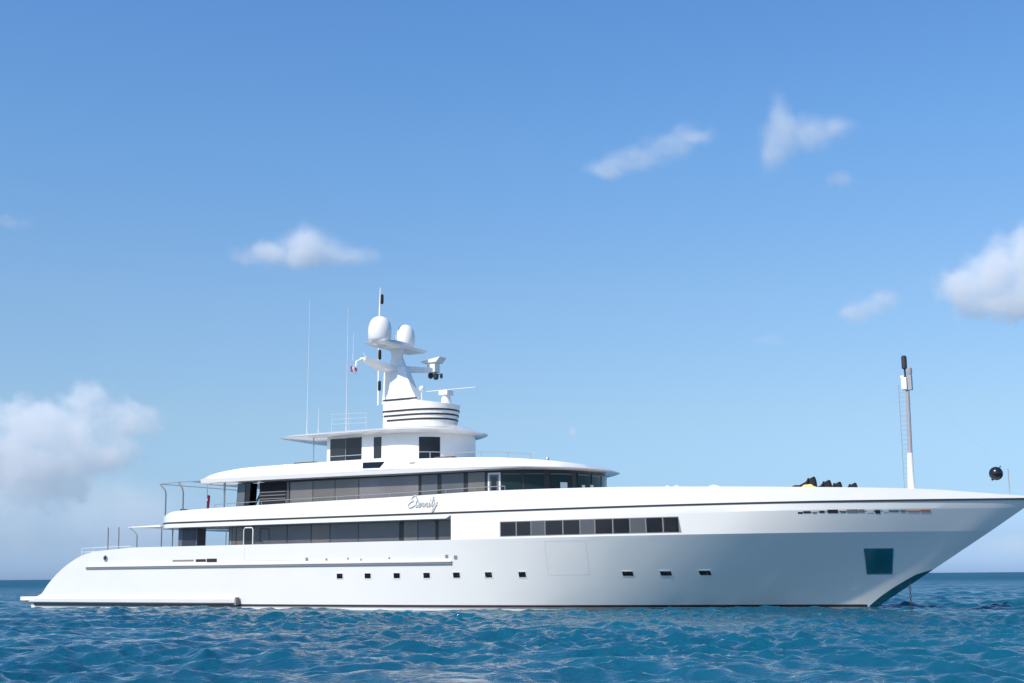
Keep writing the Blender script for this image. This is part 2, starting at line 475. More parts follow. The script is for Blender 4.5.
def hull_w(x, z):
    """half breadth of the topsides at station x, height z"""
    if z <= K:
        # waterline offsets: shift stations so that each level ends on the stem
        xe = stem_x(z)
        t = max(0.0, z) / K
        def along(fn, xend):
            # stretch only the fore body
            if x < 36: return fn(x)
            return fn(36 + (x - 36) * (xend - 36) / (xe - 36))
        a, b = along(wl, 54.06), along(kn, 59.88)
        w = a + (b - a) * t ** 0.97
        # round the stern quarters
        if z < 0: w *= 1 + 0.18 * z * (1 if x < 45 else 0.6)
        return max(w, 0.02)
    t = min((z - K) / (4.78 - K), 1.0)
    xe = stem_x(z)
    def along(fn, xend):
        if x < 42: return fn(x)
        return fn(42 + (x - 42) * (xend - 42) / (xe - 42))
    a, b = along(kn, 59.88), along(dk, 62.05)
    bulge = 0.06 * t if z <= 4.79 else 0.06 * (5.17 - z) / 0.39
    return max(a + (b - a) * t + bulge * min(1, b / 0.6) * min(max((x - 44) / 6, 0), 1), 0.02)

NX = 150
def build_hull():
    hb = MB()
    zs = list(np.concatenate([[-1.4, -0.7], np.linspace(0, K, 22)]))
    S, P = [], []
    for z in zs:
        x0, x1 = stern_c(z), stem_x(z)
        us = np.concatenate([np.linspace(0, 0.12, 16), np.linspace(0.12, 0.7, 60)[1:], np.linspace(0.7, 1, 60)[1:]])
        xs = x0 + (x1 - x0) * us
        S.append([(x, -hull_w(x, z), z) for x in xs])
        P.append([(x, hull_w(x, z), z) for x in xs])
    hb.grid(S); hb.grid(P)
    # transom joining the two quarters, bulwark cap, bottom
    hb.grid([[(S[i][0][0], y, S[i][0][2]) for y in np.linspace(S[i][0][1], P[i][0][1], 5)] for i in range(len(zs))])
    hb.grid([[S[0][j], P[0][j]] for j in range(len(S[0]))])
    # forward topsides above the knuckle
    XA = 33.35
    zu = [K, 4.05, 4.4, 4.74, 4.78, 5.17]
    S2, P2 = [], []
    for z in zu:
        x1 = stem_x(z)
        xs = XA + (x1 - XA) * np.linspace(0, 1, 90)
        S2.append([(x, -hull_w(x, z), z) for x in xs])
        P2.append([(x, hull_w(x, z), z) for x in xs])
    hb.grid(S2); hb.grid(P2)
    hb.grid([[(XA, y, z) for y in np.linspace(-hull_w(XA, z), hull_w(XA, z), 3)] for z in zu])       # aft bulkhead of the forward block
    # inner bulwark and main deck aft
    inner = [(x, -hull_w(x, K) + 0.16, K) for x in np.linspace(stern_c(K), XA, 40)]
    outer = [(x, -hull_w(x, K), K) for x in np.linspace(stern_c(K), XA, 40)]
    low = [(x, y, 2.75) for x, y, _ in inner]
    hb.grid([outer, inner, low, [(x, -y, z) for x, y, z in low], [(x, -y, z) for x, y, z in inner], [(x, -y, z) for x, y, z in outer]])
    return hb.build("hull", M['white'], yacht, smooth=11)
hull = build_hull()

def strip(x0, x1, zf, wf, hgt, proud, thick=0.03, n=100, name="stripe", m=None, parent=None, both=False):
    """a moulding that follows the hull side; zf(x) centre height"""
    b = MB()
    for sgn in ((-1, 1) if both else (-1,)):
        rows = []
        for x in np.linspace(x0, x1, n):
            z = zf(x)
            w0, w1 = wf(x, z - hgt / 2), wf(x, z + hgt / 2)
            rows.append([(x, sgn * (w0 - thick), z - hgt / 2), (x, sgn * (w0 + proud), z - hgt / 2), (x, sgn * (w1 + proud), z + hgt / 2), (x, sgn * (w1 - thick), z + hgt / 2)])
        b.grid(rows, True)
        o = len(b.v)
        b.add(rows[0], [(0, 1, 2, 3)]); b.add(rows[-1], [(3, 2, 1, 0)])
    return b.build(name, m, parent or yacht, smooth=30)

def side_plate(pts, out, thick, name, m, parent, wf=hull_w, nseg=6):
    """a plate on the starboard side; pts = four (x, z) corners, follows the side's curve"""
    b = MB()
    (xa, za), (xb, zb), (xc, zc), (xd, zd) = pts       # bottom aft, bottom fwd, top fwd, top aft
    rows_o, rows_i = [], []
    for i in range(nseg + 1):
        t = i / nseg
        r1, r2 = [], []
        for j in range(3):
            s = j / 2
            x = (xa * (1 - t) + xb * t) * (1 - s) + (xd * (1 - t) + xc * t) * s
            z = (za * (1 - t) + zb * t) * (1 - s) + (zd * (1 - t) + zc * t) * s
            w = wf(x, z)
            r1.append((x, -(w + out), z)); r2.append((x, -(w + out - thick), z))
        rows_o.append(r1); rows_i.append(r2)
    for i in range(nseg + 1):
        pass
    ring = [list(rows_o[i]) + list(reversed(rows_i[i])) for i in range(nseg + 1)]
    b.grid(ring, True)
    b.add(ring[0], [tuple(range(6))]); b.add(ring[-1], [tuple(reversed(range(6)))])
    return b.build(name, m, parent, smooth=30)

# boot stripe, pale bottom band, swim platform and sponson, rubbing strake
strip(0.1, 53.9, lambda x: 0.24, lambda x, z: hull_w(x, z), 0.12, 0.012, name="boot_stripe", m=M['boot'], both=True, n=140)
strip(0.1, 53.7, lambda x: 0.06, lambda x, z: hull_w(x, z), 0.20, 0.006, name="waterline_band", m=M['bottom'], both=True, n=140)
b = MB()
prof = [(0.02, 0.30), (0.10, 0.31), (0.17, 0.38), (0.17, 0.58), (0.12, 0.66), (0.0, 0.70)]
rows = []
for x in np.linspace(-0.2, 18.5, 40):
    w = hull_w(max(x, 0), 0.5)
    rows.append([(x, -(w + d), z) for d, z in prof])
b.grid(rows); b.add(rows[0], [tuple(range(6))]); b.add(rows[-1], [tuple(range(6))])
sponson = b.build("side_sponson", M['sponson'], yacht, smooth=25)
b = MB(); b.box(18.48, 18.6, -5.98, -5.70, 0.26, 0.70)
b.build("end_cap", M['groove'], sponson, smooth=0)
strip(0.2, 18.5, lambda x: 0.22, lambda x, z: hull_w(x, z) + 0.02, 0.11, 0.07, name="dark_groove", m=M['black'], parent=sponson, n=60)
b = MB()                                            # swim platform
pts = [(-1.42, -4.4), (-1.3, -4.75), (-0.9, -4.97), (0.6, -5.0)]
outl = pts + [(x, -y) for x, y in reversed(pts)]
b.add([(x, y, 0.44) for x, y in outl] + [(x, y, 0.70) for x, y in outl],
      [tuple(reversed(range(8))), tuple(range(8, 16))] + [(i, (i + 1) % 8, 8 + (i + 1) % 8, 8 + i) for i in range(8)])
swim = b.build("swim_platform", M['white_matte'], yacht, smooth=20, bevel=0.03)
b = MB(); b.box(-0.95, 0.2, -4.6, 4.6, 0.12, 0.437); b.build("platform_bracket", M['sponson'], swim, smooth=0)
strip(5.4, 33.3, lambda x: 2.50, lambda x, z: hull_w(x, z), 0.10, 0.07, name="rubbing_strake", m=M['groove'], n=70)
strip(5.4, 33.3, lambda x: 2.60, lambda x, z: hull_w(x, z), 0.08, 0.10, name="strake_cap", m=M['white'], n=70)

# portholes
for x in (25.9, 27.81, 29.74, 31.66, 33.51, 35.43, 37.39, 43.08, 44.99, 46.89):
    wd = 0.2 if x < 40 else 0.27
    zz = 1.87; ph = 0.135 if x < 40 else 0.105
    fr = side_plate([(x - wd - .05, zz - ph - .05), (x + wd + .05, zz - ph - .05), (x + wd + .05, zz + ph + .05), (x - wd - .05, zz + ph + .05)], 0.012, 0.03, "porthole", M['white'], yacht, nseg=3)
    side_plate([(x - wd, zz - ph), (x + wd, zz - ph), (x + wd, zz + ph), (x - wd, zz + ph)], 0.020, 0.03, "pane", M['glass_black'], fr, nseg=3)

# forward hull window band: four dark pairs with grey blanks between
zb, zt = 3.87, 4.57
bandf = side_plate([(36.38, zb - .04), (46.36, zb - .04), (46.26, zt + .04), (36.38, zt + .04)], 0.010, 0.03, "hull_window_band", M['groove'], yacht, nseg=24)
segs = [(36.44, 37.33, 'd'), (37.40, 38.21, 'd'), (38.26, 39.03, 'g'), (39.09, 40.05, 'd'), (40.12, 41.02, 'd'), (41.07, 41.85, 'g'), (41.91, 42.82, 'd'), (42.89, 43.73, 'd'), (43.78, 44.56, 'g'), (44.62, 45.43, 'd'), (45.50, 46.24, 'd')]
for a, c, kk in segs:
    if kk == 'd':
        side_plate([(a, zb), (c, zb), (c, zt), (a, zt)], 0.022, 0.03, "window_pane", M['glass_black'], bandf, nseg=4)
    else:
        side_plate([(a, zb), (c, zb), (c, zt), (a, zt)], 0.016, 0.03, "blank_panel", M['panel_grey'], bandf, nseg=4)

# shell door outline, side gate seam, small hull marks
def seam_loop(pts, name, m=M['seam'], wd=0.025, wf=hull_w, parent=None, closed=True):
    b = MB()
    n = len(pts)
    for i in range(n if closed else n - 1):
        (x0, z0), (x1, z1) = pts[i], pts[(i + 1) % n]
        seg = 8
        for k in range(seg):
            xa, za = x0 + (x1 - x0) * k / seg, z0 + (z1 - z0) * k / seg
            xb_, zb_ = x0 + (x1 - x0) * (k + 1) / seg, z0 + (z1 - z0) * (k + 1) / seg
            d = Vector((xb_ - xa, zb_ - za)).normalized(); nx, nz_ = -d.y * wd / 2, d.x * wd / 2
            q = [(xa + nx, za + nz_), (xa - nx, za - nz_), (xb_ - nx, zb_ - nz_), (xb_ + nx, zb_ + nz_)]
            b.hexa([(x, -(wf(x, z) + 0.006), z) for x, z in q], [(x, -(wf(x, z) - 0.02), z) for x, z in q])
    return b.build(name, m, parent or yacht, smooth=0)
seam_loop([(38.98, 3.56), (41.28, 3.54), (41.09, 1.85), (38.85, 1.84)], "shell_door", wd=0.03)
seam_loop([(18.95, 3.60), (18.95, 2.80), (23.2, 2.80)], "side_gate", wd=0.03, closed=False)
side_plate([(13.16, 2.82), (14.9, 2.82), (14.95, 2.92), (13.2, 2.92)], 0.012, 0.03, "hull_vent", M['groove'], yacht)
side_plate([(15.1, 2.78), (15.92, 2.78), (15.92, 2.94), (15.1, 2.94)], 0.012, 0.03, "hull_vent", M['dark'], yacht)
side_plate([(15.99, 2.75), (16.8, 2.75), (16.8, 2.96), (15.99, 2.96)], 0.012, 0.03, "hull_vent", M['black'], yacht)
b = MB(); w = hull_w(7.26, 3.12)
b.tube([(7.26, -w + .05, 3.12), (7.26, -w - .05, 3.12)], 0.19, 14); fl = b.build("fairlead", M['steel'], yacht)
b = MB(); b.tube([(7.26, -w + .05, 3.12), (7.26, -w - .06, 3.12)], 0.12, 14); b.build("fairlead_hole", M['rubber'], fl)
for x, z, s in ((23.6, 2.83, .09), (25.0, 2.80, .06), (26.5, 2.83, .05), (27.4, 2.76, .05), (29.3, 2.82, .05), (33.0, 2.86, .09), (33.55, 2.8, .1)):
    side_plate([(x - s, z - s), (x + s, z - s), (x + s, z + s), (x - s, z + s)], 0.015, 0.03, "deck_drain", M['groove'], yacht, nseg=2)

# anchor pocket and stem plate of bright steel, the sea's reflection put into its colour
ap = side_plate([(54.22, 1.76), (55.30, 1.76), (55.62, 2.95), (54.38, 2.95)], 0.02, 0.05, "anchor_pocket", M['teal_steel'], yacht)
seam_loop([(54.22, 1.76), (55.30, 1.76), (55.62, 2.95), (54.38, 2.95)], 'pocket_rim', M['steel'], 0.05, lambda x, z: hull_w(x, z) + 0.022, ap)
b = MB()
rows = []
for z in np.linspace(0.02, 1.95, 18):
    xe = stem_x(z)
    back = 0.34 + 0.22 * math.sin(min(z / 1.9, 1) * math.pi)
    if z > 1.75: back *= (1.97 - z) / 0.22
    r = []
    for t in np.linspace(0, 1, 5):
        x = xe - back * (1 - t)
        r.append((x, -(hull_w(x, z) + 0.015), z))
    r += [(x, -y, zz) for x, y, zz in reversed(r)]
    rows.append(r)
b.grid(rows)
b.build("stem_plate", M['teal_steel'], yacht, smooth=30)

# mooring fittings along the bow shoulder
mf = strip(51.9, 57.5, lambda x: 4.69, hull_w, 0.03, 0.008, name="bow_fitting_rail", m=M['steel'], n=40)
rnd = random.Random(4)
x = 51.9
while x < 57.3:
    L = rnd.uniform(0.12, 0.5); hh = rnd.uniform(0.035, 0.09)
    kk = 'orange' if 56.6 < x < 57.5 else rnd.choice(['dark', 'steel', 'groove', 'white', 'groove', 'steel'])
    if 51.8 < x < 53.0: kk = 'dark' if rnd.random() < .7 else 'groove'
    zc = 4.68 + rnd.uniform(-.03, .03)
    side_plate([(x, zc - hh), (x + L, zc - hh), (x + L, zc + hh), (x, zc + hh)], 0.014, 0.03, "mooring_fitting", M[kk], mf, nseg=2)
    x += L + rnd.uniform(0.03, 0.18)

# ---- upper deck: overhang, bulwark and long black sheer line
ztop = curve([(11.1, 5.22), (11.5, 5.45), (12.2, 5.68), (13.4, 5.88), (17.3, 5.97), (23, 6.06), (30, 6.14), (36, 6.24), (42, 6.18), (47.5, 6.03), (52.5, 5.87), (56.8, 5.72), (60.8, 5.38), (62.2, 5.26)])
def dk_aft(x):
    w = dk(x)
    if x < 13.2:
        d = (13.2 - x) / 2.2
        w -= 1.3 * d * d
    return w
def build_upper():
    b = MB()
    xs = np.concatenate([np.linspace(11.1, 14, 16), np.linspace(14, 48, 60)[1:], np.linspace(48, 62.12, 46)[1:]])
    rows = []
    for x in xs:
        w = max(dk_aft(x), 0.03)
        zt = ztop(x)
        hgt = zt - 5.17
        tum = min(0.03 * hgt, w * 0.4)
        zlow = 4.84 if x < 33.34 else 5.174
        cap = min(0.14, w * 0.3)
        wi = max(w - tum - cap, 0.004)
        half = [(x, -max(w - 0.10, 0.01), zlow - 0.004), (x, -w, zlow + (0.03 if x < 33.34 else 0.0)), (x, -w, 5.172 + 0.002), (x, -(w - tum), zt), (x, -wi, zt), (x, -wi, 5.35 if zt > 5.5 else min(5.35, zt - 0.03))]
        rows.append(half + [(x, -y, z) for x, y, z in reversed(half)])
    b.grid(rows, True)
    b.add(rows[0], [tuple(range(12))]); b.add(rows[-1], [tuple(reversed(range(12)))])
    return b.build("upper_deck_bulwark", M['white'], yacht, smooth=22)
upper = build_upper()
strip(11.15, 62.1, lambda x: 5.165, lambda x, z: max(dk_aft(x), 0.03), 0.092, 0.02, name="sheer_stripe", m=M['black'], both=True, n=170)
b = MB()                                             # thin awning edge aft of the overhang
b.hexa([(8.3, -4.7, 5.02), (11.6, -5.2, 4.98), (11.6, 5.2, 4.98), (8.3, 4.7, 5.02)], [(8.3, -4.7, 5.06), (11.6, -5.2, 5.10), (11.6, 5.2, 5.10), (8.3, 4.7, 5.06)])
b.build("main_awning", M['white_matte'], yacht, smooth=0)

# yacht's name in silver script on the upper bulwark
def side_up(x, z):
    w = dk_aft(x)
    return w - 0.03 * max(0.0, z - 5.172)
script = [   # strokes in letter units, slanted afterwards
 [(0.95, 0.95), (0.75, 1.12), (0.45, 1.05), (0.35, 0.8), (0.62, 0.62), (0.35, 0.55), (0.1, 0.3), (0.2, 0.05), (0.5, 0.0), (0.85, 0.15)],   # E
 [(0.85, 0.15), (1.05, 0.35), (1.12, 0.85)], [(1.12, 0.85), (1.08, 0.2), (1.2, 0.03), (1.35, 0.15)], [(0.95, 0.58), (1.3, 0.60)],             # t
 [(1.35, 0.15), (1.6, 0.32), (1.55, 0.45), (1.42, 0.35), (1.42, 0.12), (1.58, 0.02), (1.78, 0.18)],                                         # e
 [(1.78, 0.18), (1.88, 0.45), (1.98, 0.38), (1.98, 0.1), (2.08, 0.1), (2.2, 0.2)],                                                          # r
 [(2.2, 0.2), (2.26, 0.43), (2.28, 0.03)], [(2.28, 0.2), (2.42, 0.43), (2.52, 0.38), (2.52, 0.1), (2.62, 0.04), (2.74, 0.2)],                # n
 [(2.74, 0.2), (2.8, 0.43), (2.8, 0.1), (2.9, 0.04), (3.02, 0.2)], [(2.82, 0.6), (2.84, 0.66)],                                             # i
 [(3.02, 0.2), (3.15, 0.45), (3.2, 0.95)], [(3.2, 0.95), (3.16, 0.2), (3.26, 0.04), (3.4, 0.2)], [(3.02, 0.62), (3.42, 0.64)],              # t
 [(3.4, 0.2), (3.46, 0.43), (3.48, 0.14), (3.6, 0.06), (3.74, 0.25), (3.78, 0.45)], [(3.78, 0.45), (3.72, 0.05), (3.55, -0.4), (3.35, -0.42), (3.45, -0.2), (3.85, 0.2)],   # y
]
b = MB()
for st in script:
    sm = []
    for i in range(len(st) - 1):                       # Catmull-Rom through the stroke
        p0, p1, p2, p3 = (Vector(st[max(i - 1, 0)]), Vector(st[i]), Vector(st[i + 1]), Vector(st[min(i + 2, len(st) - 1)]))
        for k in range(4):
            t = k / 4
            sm.append(0.5 * ((2 * p1) + (-p0 + p2) * t + (2 * p0 - 5 * p1 + 4 * p2 - p3) * t * t + (-p0 + 3 * p1 - 3 * p2 + p3) * t ** 3))
    sm.append(Vector(st[-1]))
    pts3 = []
    for p in sm:
        u, v = p.x + 0.28 * p.y, p.y
        x, z = 30.52 + u * 0.50, 5.52 + v * 0.56
        pts3.append((x, -(side_up(x, z) + 0.012), z))
    b.tube(pts3, 0.04, 6)
b.build("yacht_name_lettering", M['lettering'], yacht)

# ---- deck houses
def outline(x0, x1, w, aft, fore, n=40, p=2.2):
    """starboard half of a plan outline from the aft centreline to the fore centreline"""
    pts = []
    for k in range(n + 1):
        t = math.pi / 2 * k / n
        pts.append((x0 + aft * (1 - math.sin(t) ** (2 / p)) if False else x0 + aft * (1 - abs(math.cos(math.pi / 2 - t)) ** (2 / p)), -w * abs(math.sin(math.pi / 2 - t)) ** (2 / p)))
    pts = [(x0 + aft * (1 - math.cos(t) ** (2 / p)), -w * math.sin(t) ** (2 / p)) for t in [math.pi / 2 * k / n for k in range(n + 1)]]
    m_ = [(x0 + aft + (x1 - fore - x0 - aft) * k / 30, -w) for k in range(1, 30)]
    f = [(x1 - fore * (1 - math.sin(math.pi / 2 * (1 - 0)) ** (2 / p)), -w)]
    f = [(x1 - fore * (1 - math.sin(t) ** (2 / p)), -w * math.cos(t) ** (2 / p)) for t in [math.pi / 2 * k / n for k in range(n + 1)]]
    return pts + m_ + f
def tier(rings, name, m, parent, smooth=30):
    """rings: (x0, x1, w, aft, fore, z) bottom to top; z a number or a function of x"""
    b = MB()
    rows = []
    for (x0, x1, w, aft, fore, zf) in rings:
        st = outline(x0, x1, w, aft, fore)
        fz = zf if callable(zf) else (lambda x, q=zf: q)
        full = [(x, y, fz(x)) for x, y in st] + [(x, -y, fz(x)) for x, y in reversed(st[1:-1])]
        rows.append(full)
    b.grid(rows, True)
    n = len(rows[0]); h = len(outline(*rings[0][:5]))
    for r in (rows[0], rows[-1]):
        st = r[:h]; pt = [(x, -y, z) for x, y, z in st]
        b.grid([st, [(x, 0, z) for x, y, z in st], pt])
    return b.build(name, m, parent, smooth=smooth)
def wall_path(x0, x1, w, aft, fore):
    st = outline(x0, x1, w, aft, fore)
    full = st + [(x, -y) for x, y in reversed(st[:-1])]
    P_ = [Vector(p) for p in full]
    s = [0.0]
    for i in range(1, len(P_)): s.append(s[-1] + (P_[i] - P_[i - 1]).length)
    def at(q):
        i = min(max(int(np.searchsorted(s, q)) - 1, 0), len(P_) - 2)
        t = (q - s[i]) / max(s[i + 1] - s[i], 1e-9)
        p = P_[i].lerp(P_[i + 1], t); d = (P_[i + 1] - P_[i]).normalized()
        return p, Vector((d.y, -d.x))
    def s_of_x(x):                                    # on the starboard side
        xs = [p.x for p in P_[:len(st)]]
        return float(np.interp(x, xs, s[:len(st)]))
    return at, s_of_x, s[-1]
def wall_panel(path, s0, s1, z0, z1, name, m, parent, out=0.02, thick=0.06, rake=0.0, n=None):
    at, _, _ = path
    n = n or max(2, int((s1 - s0) / 0.35))
    b = MB()
    rows = []
    for k in range(n + 1):
        p, nn = at(s0 + (s1 - s0) * k / n)
        o_, i_ = p + nn * out, p + nn * (out - thick)
        rows.append([(i_.x, i_.y, z0), (o_.x, o_.y, z0), (o_.x, o_.y, z1), (i_.x, i_.y, z1)])
    b.grid(rows, True)
    b.add(rows[0], [(0, 1, 2, 3)]); b.add(rows[-1], [(3, 2, 1, 0)])
    return b.build(name, m, parent, smooth=25)

# main deck house
mh = tier([(16.7, 33.34, 4.96, 0.3, 0.02, 2.76), (16.7, 33.34, 4.96, 0.3, 0.02, 4.842)], "main_deck_house", M['black'], yacht)
pth = wall_path(16.7, 33.34, 4.96, 0.3, 0.02)
S_ = pth[1]
panes = [(17.05, 17.22, 'groove'), (17.26, 17.54, 'glass_brown'), (17.6, 18.06, 'glass_brown'), (18.14, 18.8, 'glass'), (18.86, 21.44, 'glass_slate'), (21.5, 23.22, 'glass_slate'), (23.28, 24.58, 'glass_brown'), (24.64, 26.58, 'glass_slate'), (26.63, 29.40, 'glass_slate'), (29.72, 30.62, 'glass_grey'), (30.68, 31.80, 'glass_slate'), (32.02, 33.2, 'glass_slate')]
for a, c, k in panes:
    wall_panel(pth, S_(a), S_(c), 2.95, 4.83, "window_pane", M[k], mh, out=0.012)
# white gate frame in the side rail opening
b = MB()
gx0, gx1, gy = 18.80, 19.50, -5.70
b.tube([(gx0, gy, 3.74), (gx0, gy, 4.60), (gx0 + .08, gy, 4.72), (gx1 - .08, gy, 4.72), (gx1, gy, 4.60), (gx1, gy, 3.74)], 0.035, 8)
b.build("gate_frame", M['white_matte'], yacht)
# dark pillar lockers
b = MB(); b.box(12.9, 14.45, -4.98, -4.2, 2.77, 4.835); pl_ = b.build("deck_locker", M['slate'], yacht, smooth=0, bevel=0.02)
b = MB(); b.box(13.25, 14.35, -5.0, -4.9, 2.9, 4.80); b.build("locker_door", M['navy'], pl_, smooth=0)

# stanchions of the aft main deck and stern rails
def post(pts, r=0.035, name="stanchion", m=None):
    b = MB(); b.tube(pts, r, 8); return b.build(name, m or M['dark_rail'], yacht)
for x, zt_ in ((6.9, 5.06), (7.85, 5.06)):
    post([(x, -4.98, 3.3), (x - 0.06, -4.98, zt_)])
post([(9.45, -5.0, 3.7), (9.42, -5.0, 4.52), (9.25, -4.98, 4.68), (8.72, -4.95, 5.0)])
for x in (11.52, 12.45):
    post([(x, -5.0, 2.76), (x, -5.0, 4.86)])
for x in (7.9, 11.5):
    post([(x, 4.9, 2.76), (x, 4.9, 4.98)])
b = MB()
for z in (3.58, 3.82):
    b.tube([(4.5, -4.95, z - 0.05), (6.9, -4.98, z), (9.0, -5.05, z + 0.02)], 0.016, 6)
for x in (4.5, 5.6):
    b.tube([(x, -4.95, 2.9), (x, -4.95, 3.8)], 0.016, 6)
b.build("stern_rail", M['whip'], yacht)

# upper deck house
uh = tier([(18.75, 39.2, 4.58, 0.2, 4.6, 5.352), (18.75, 39.2, 4.58, 0.2, 4.6, 6.05), (18.75, 39.15, 4.56, 0.2, 4.6, 7.44)], "upper_deck_house", M['black'], yacht)
pu = wall_path(18.75, 39.2, 4.58, 0.2, 4.6)
S_ = pu[1]
lv = MB()
wall_panel(pu, S_(18.98), S_(21.02), 6.0, 7.40, "louvre_recess", M['rubber'], uh, out=0.01)
for z in (6.42, 6.62, 6.82):
    wall_panel(pu, S_(19.0), S_(21.0), z, z + 0.055, "louvre_slat", M['dark_rail'], uh, out=0.05)
wall_panel(pu, S_(21.06), S_(21.24), 5.9, 7.4, "house_post", M['panel_grey'], uh, out=0.03)
panes = [(21.32, 22.98, 'glass_grey'), (23.03, 24.6, 'glass_brown'), (24.64, 26.3, 'glass_grey'), (26.35, 30.42, 'glass_pale'), (30.62, 31.68, 'glass_slate'), (31.95, 33.38, 'glass_slate'), (33.66, 34.72, 'glass_grey')]
for a, c, k in panes:
    wall_panel(pu, S_(a), S_(c), 5.9, 7.36, "window_pane", M[k], uh, out=0.012)
# white framed side door
s0, s1 = S_(34.92), S_(35.66)
dr = wall_panel(pu, s0, s1, 5.45, 7.30, "side_door", M['white_matte'], uh, out=0.03)
wall_panel(pu, s0 + .10, s1 - .10, 5.55, 7.20, "door_panel", M['slate'], dr, out=0.04)
wall_panel(pu, s0 + .22, s1 - .22, 6.3, 7.08, "door_window", M['glass_black'], dr, out=0.048)
# wheelhouse windows wrapping round the front
tot = pu[2]
seg_ = [(21.42, 22.48), (22.62, 23.70), (24.02, 25.40), (25.78, 26.90), (27.02, 28.15)]
seg_ += [(tot - q, tot - p) for p, q in reversed(seg_[:-1])]
for p, q in seg_:
    pn = wall_panel(pu, p, q, 5.95, 7.30, "window_pane", M['glass_green'], uh, out=0.014)
    wall_panel(pu, p + .02, q - .02, 7.17, 7.24, "blind_roller", M['panel_grey'], pn, out=0.026)
for q0, q1, z0, z1 in ((24.62, 25.05, 6.42, 6.76), (26.10, 26.36, 6.30, 6.66), (26.86, 27.2, 6.30, 6.7)):
    wall_panel(pu, q0, q1, z0, z1, "chart_blind", M['screen'], uh, out=0.024, n=3)
# slanted pillar, dark pillar, crew stair on the aft upper deck
b = MB(); b.hexa([(17.1, -4.6, 5.352), (17.75, -4.6, 5.352), (17.75, -3.9, 5.352), (17.1, -3.9, 5.352)], [(17.25, -4.6, 7.46), (17.85, -4.6, 7.46), (17.85, -3.9, 7.46), (17.25, -3.9, 7.46)])
pl2 = b.build("roof_pillar", M['slate'], yacht, smooth=0)
b = MB(); b.hexa([(17.76, -4.57, 5.36), (18.12, -4.57, 5.36), (18.12, -3.95, 5.36), (17.76, -3.95, 5.36)], [(17.86, -4.57, 7.45), (18.24, -4.57, 7.45), (18.24, -3.95, 7.45), (17.86, -3.95, 7.45)])
b.build("pillar_glass", M['glass_black'], pl2, smooth=0)
b = MB()
b.tube([(18.15, -4.1, 6.0), (18.95, -4.1, 7.4)], 0.06, 6); b.tube([(18.15, -3.4, 6.0), (18.95, -3.4, 7.4)], 0.06, 6)
for k in range(6):
    x, z = 18.2 + .13 * k, 6.1 + .23 * k
    b.box(x, x + .2, -4.1, -3.4, z, z + .04)
b.build("deck_stair", M['dark'], yacht, smooth=0)
post([(16.2, -4.6, 5.352), (16.2, -4.6, 7.56)], 0.06, "roof_post", M['rail'])
# side rail over the upper bulwark
b = MB()
for sg in (-1, 1):
    xs = np.linspace(16.2, 36.5, 40)
    b.tube([(x, sg * (dk_aft(x) - 0.35), ztop(x) + 0.24) for x in xs], 0.022, 6)
    for x in np.linspace(16.2, 36.5, 12):
        b.tube([(x, sg * (dk_aft(x) - 0.35), ztop(x) - 0.02), (x, sg * (dk_aft(x) - 0.35), ztop(x) + 0.24)], 0.018, 6)
b.build("bulwark_rail", M['rail'], yacht)
# aft awning of the upper deck with hooked poles
b = MB()
b.tube([(10.8, -4.6, 7.68), (12.4, -4.6, 7.74), (14.9, -4.6, 7.74)], 0.035, 6)
b.tube([(10.8, 4.6, 7.68), (12.4, 4.6, 7.74), (14.9, 4.6, 7.74)], 0.035, 6)
b.tube([(10.8, -4.6, 7.68), (10.8, 4.6, 7.68)], 0.03, 6)
b.hexa([(13.3, -4.5, 7.72), (15.0, -4.7, 7.70), (15.0, 4.7, 7.70), (13.3, 4.5, 7.72)], [(13.3, -4.5, 7.75), (15.0, -4.7, 7.78), (15.0, 4.7, 7.78), (13.3, 4.5, 7.75)])
b.build("awning_frame", M['rail'], yacht)
post([(11.38, -4.6, 5.352), (11.36, -4.6, 7.05), (11.27, -4.6, 7.30), (10.85, -4.6, 7.66)], 0.045, "awning_pole")
post([(12.85, -4.6, 5.352), (12.82, -4.6, 7.1), (12.72, -4.6, 7.36), (12.38, -4.6, 7.72)], 0.045, "awning_pole")
# low deck furniture peeping over the aft bulwark
for x, y, s in ((12.0, -4.0, .3), (13.6, -3.2, .25), (15.4, -3.4, .3)):
    b = MB(); b.box(x, x + s * 2, y, y + .7, 5.352, 5.85); b.box(x, x + .1, y, y + .7, 5.85, 6.12)
    b.build("deck_seat", M['furniture'], yacht, smooth=0, bevel=0.04)

# bridge deck roof (the long overhang above the windows)
zr = curve([(14.3, 7.50), (24, 7.47), (33, 7.42), (40.0, 7.44)])
zc_ = curve([(14.6, 7.78), (24, 7.76), (33, 7.64), (37, 7.55), (40.1, 7.50)])
zt2 = curve([(14.3, 7.86), (15.0, 8.02), (16.2, 8.22), (18.5, 8.38), (24, 8.42), (29, 8.32), (35, 8.14), (38, 7.92), (39.4, 7.72), (40.1, 7.56)])
roof = tier([(14.5, 39.75, 5.02, 0.4, 5.4, zr), (14.36, 39.95, 5.2, 0.5, 5.5, lambda x: zr(x) + 0.05), (14.32, 40.0, 5.24, 0.5, 5.5, zc_), (14.40, 39.95, 5.16, 0.5, 5.6, lambda x: zc_(x) + 0.02), (14.5, 39.7, 4.80, 0.7, 6.4, zt2), (14.9, 38.8, 4.4, 1.0, 6.2, lambda x: zt2(x) + 0.02), (16.5, 37.0, 3.3, 1.6, 6.2, lambda x: zt2(x) + 0.05)], "bridge_deck_roof", M['white'], yacht, smooth=22)
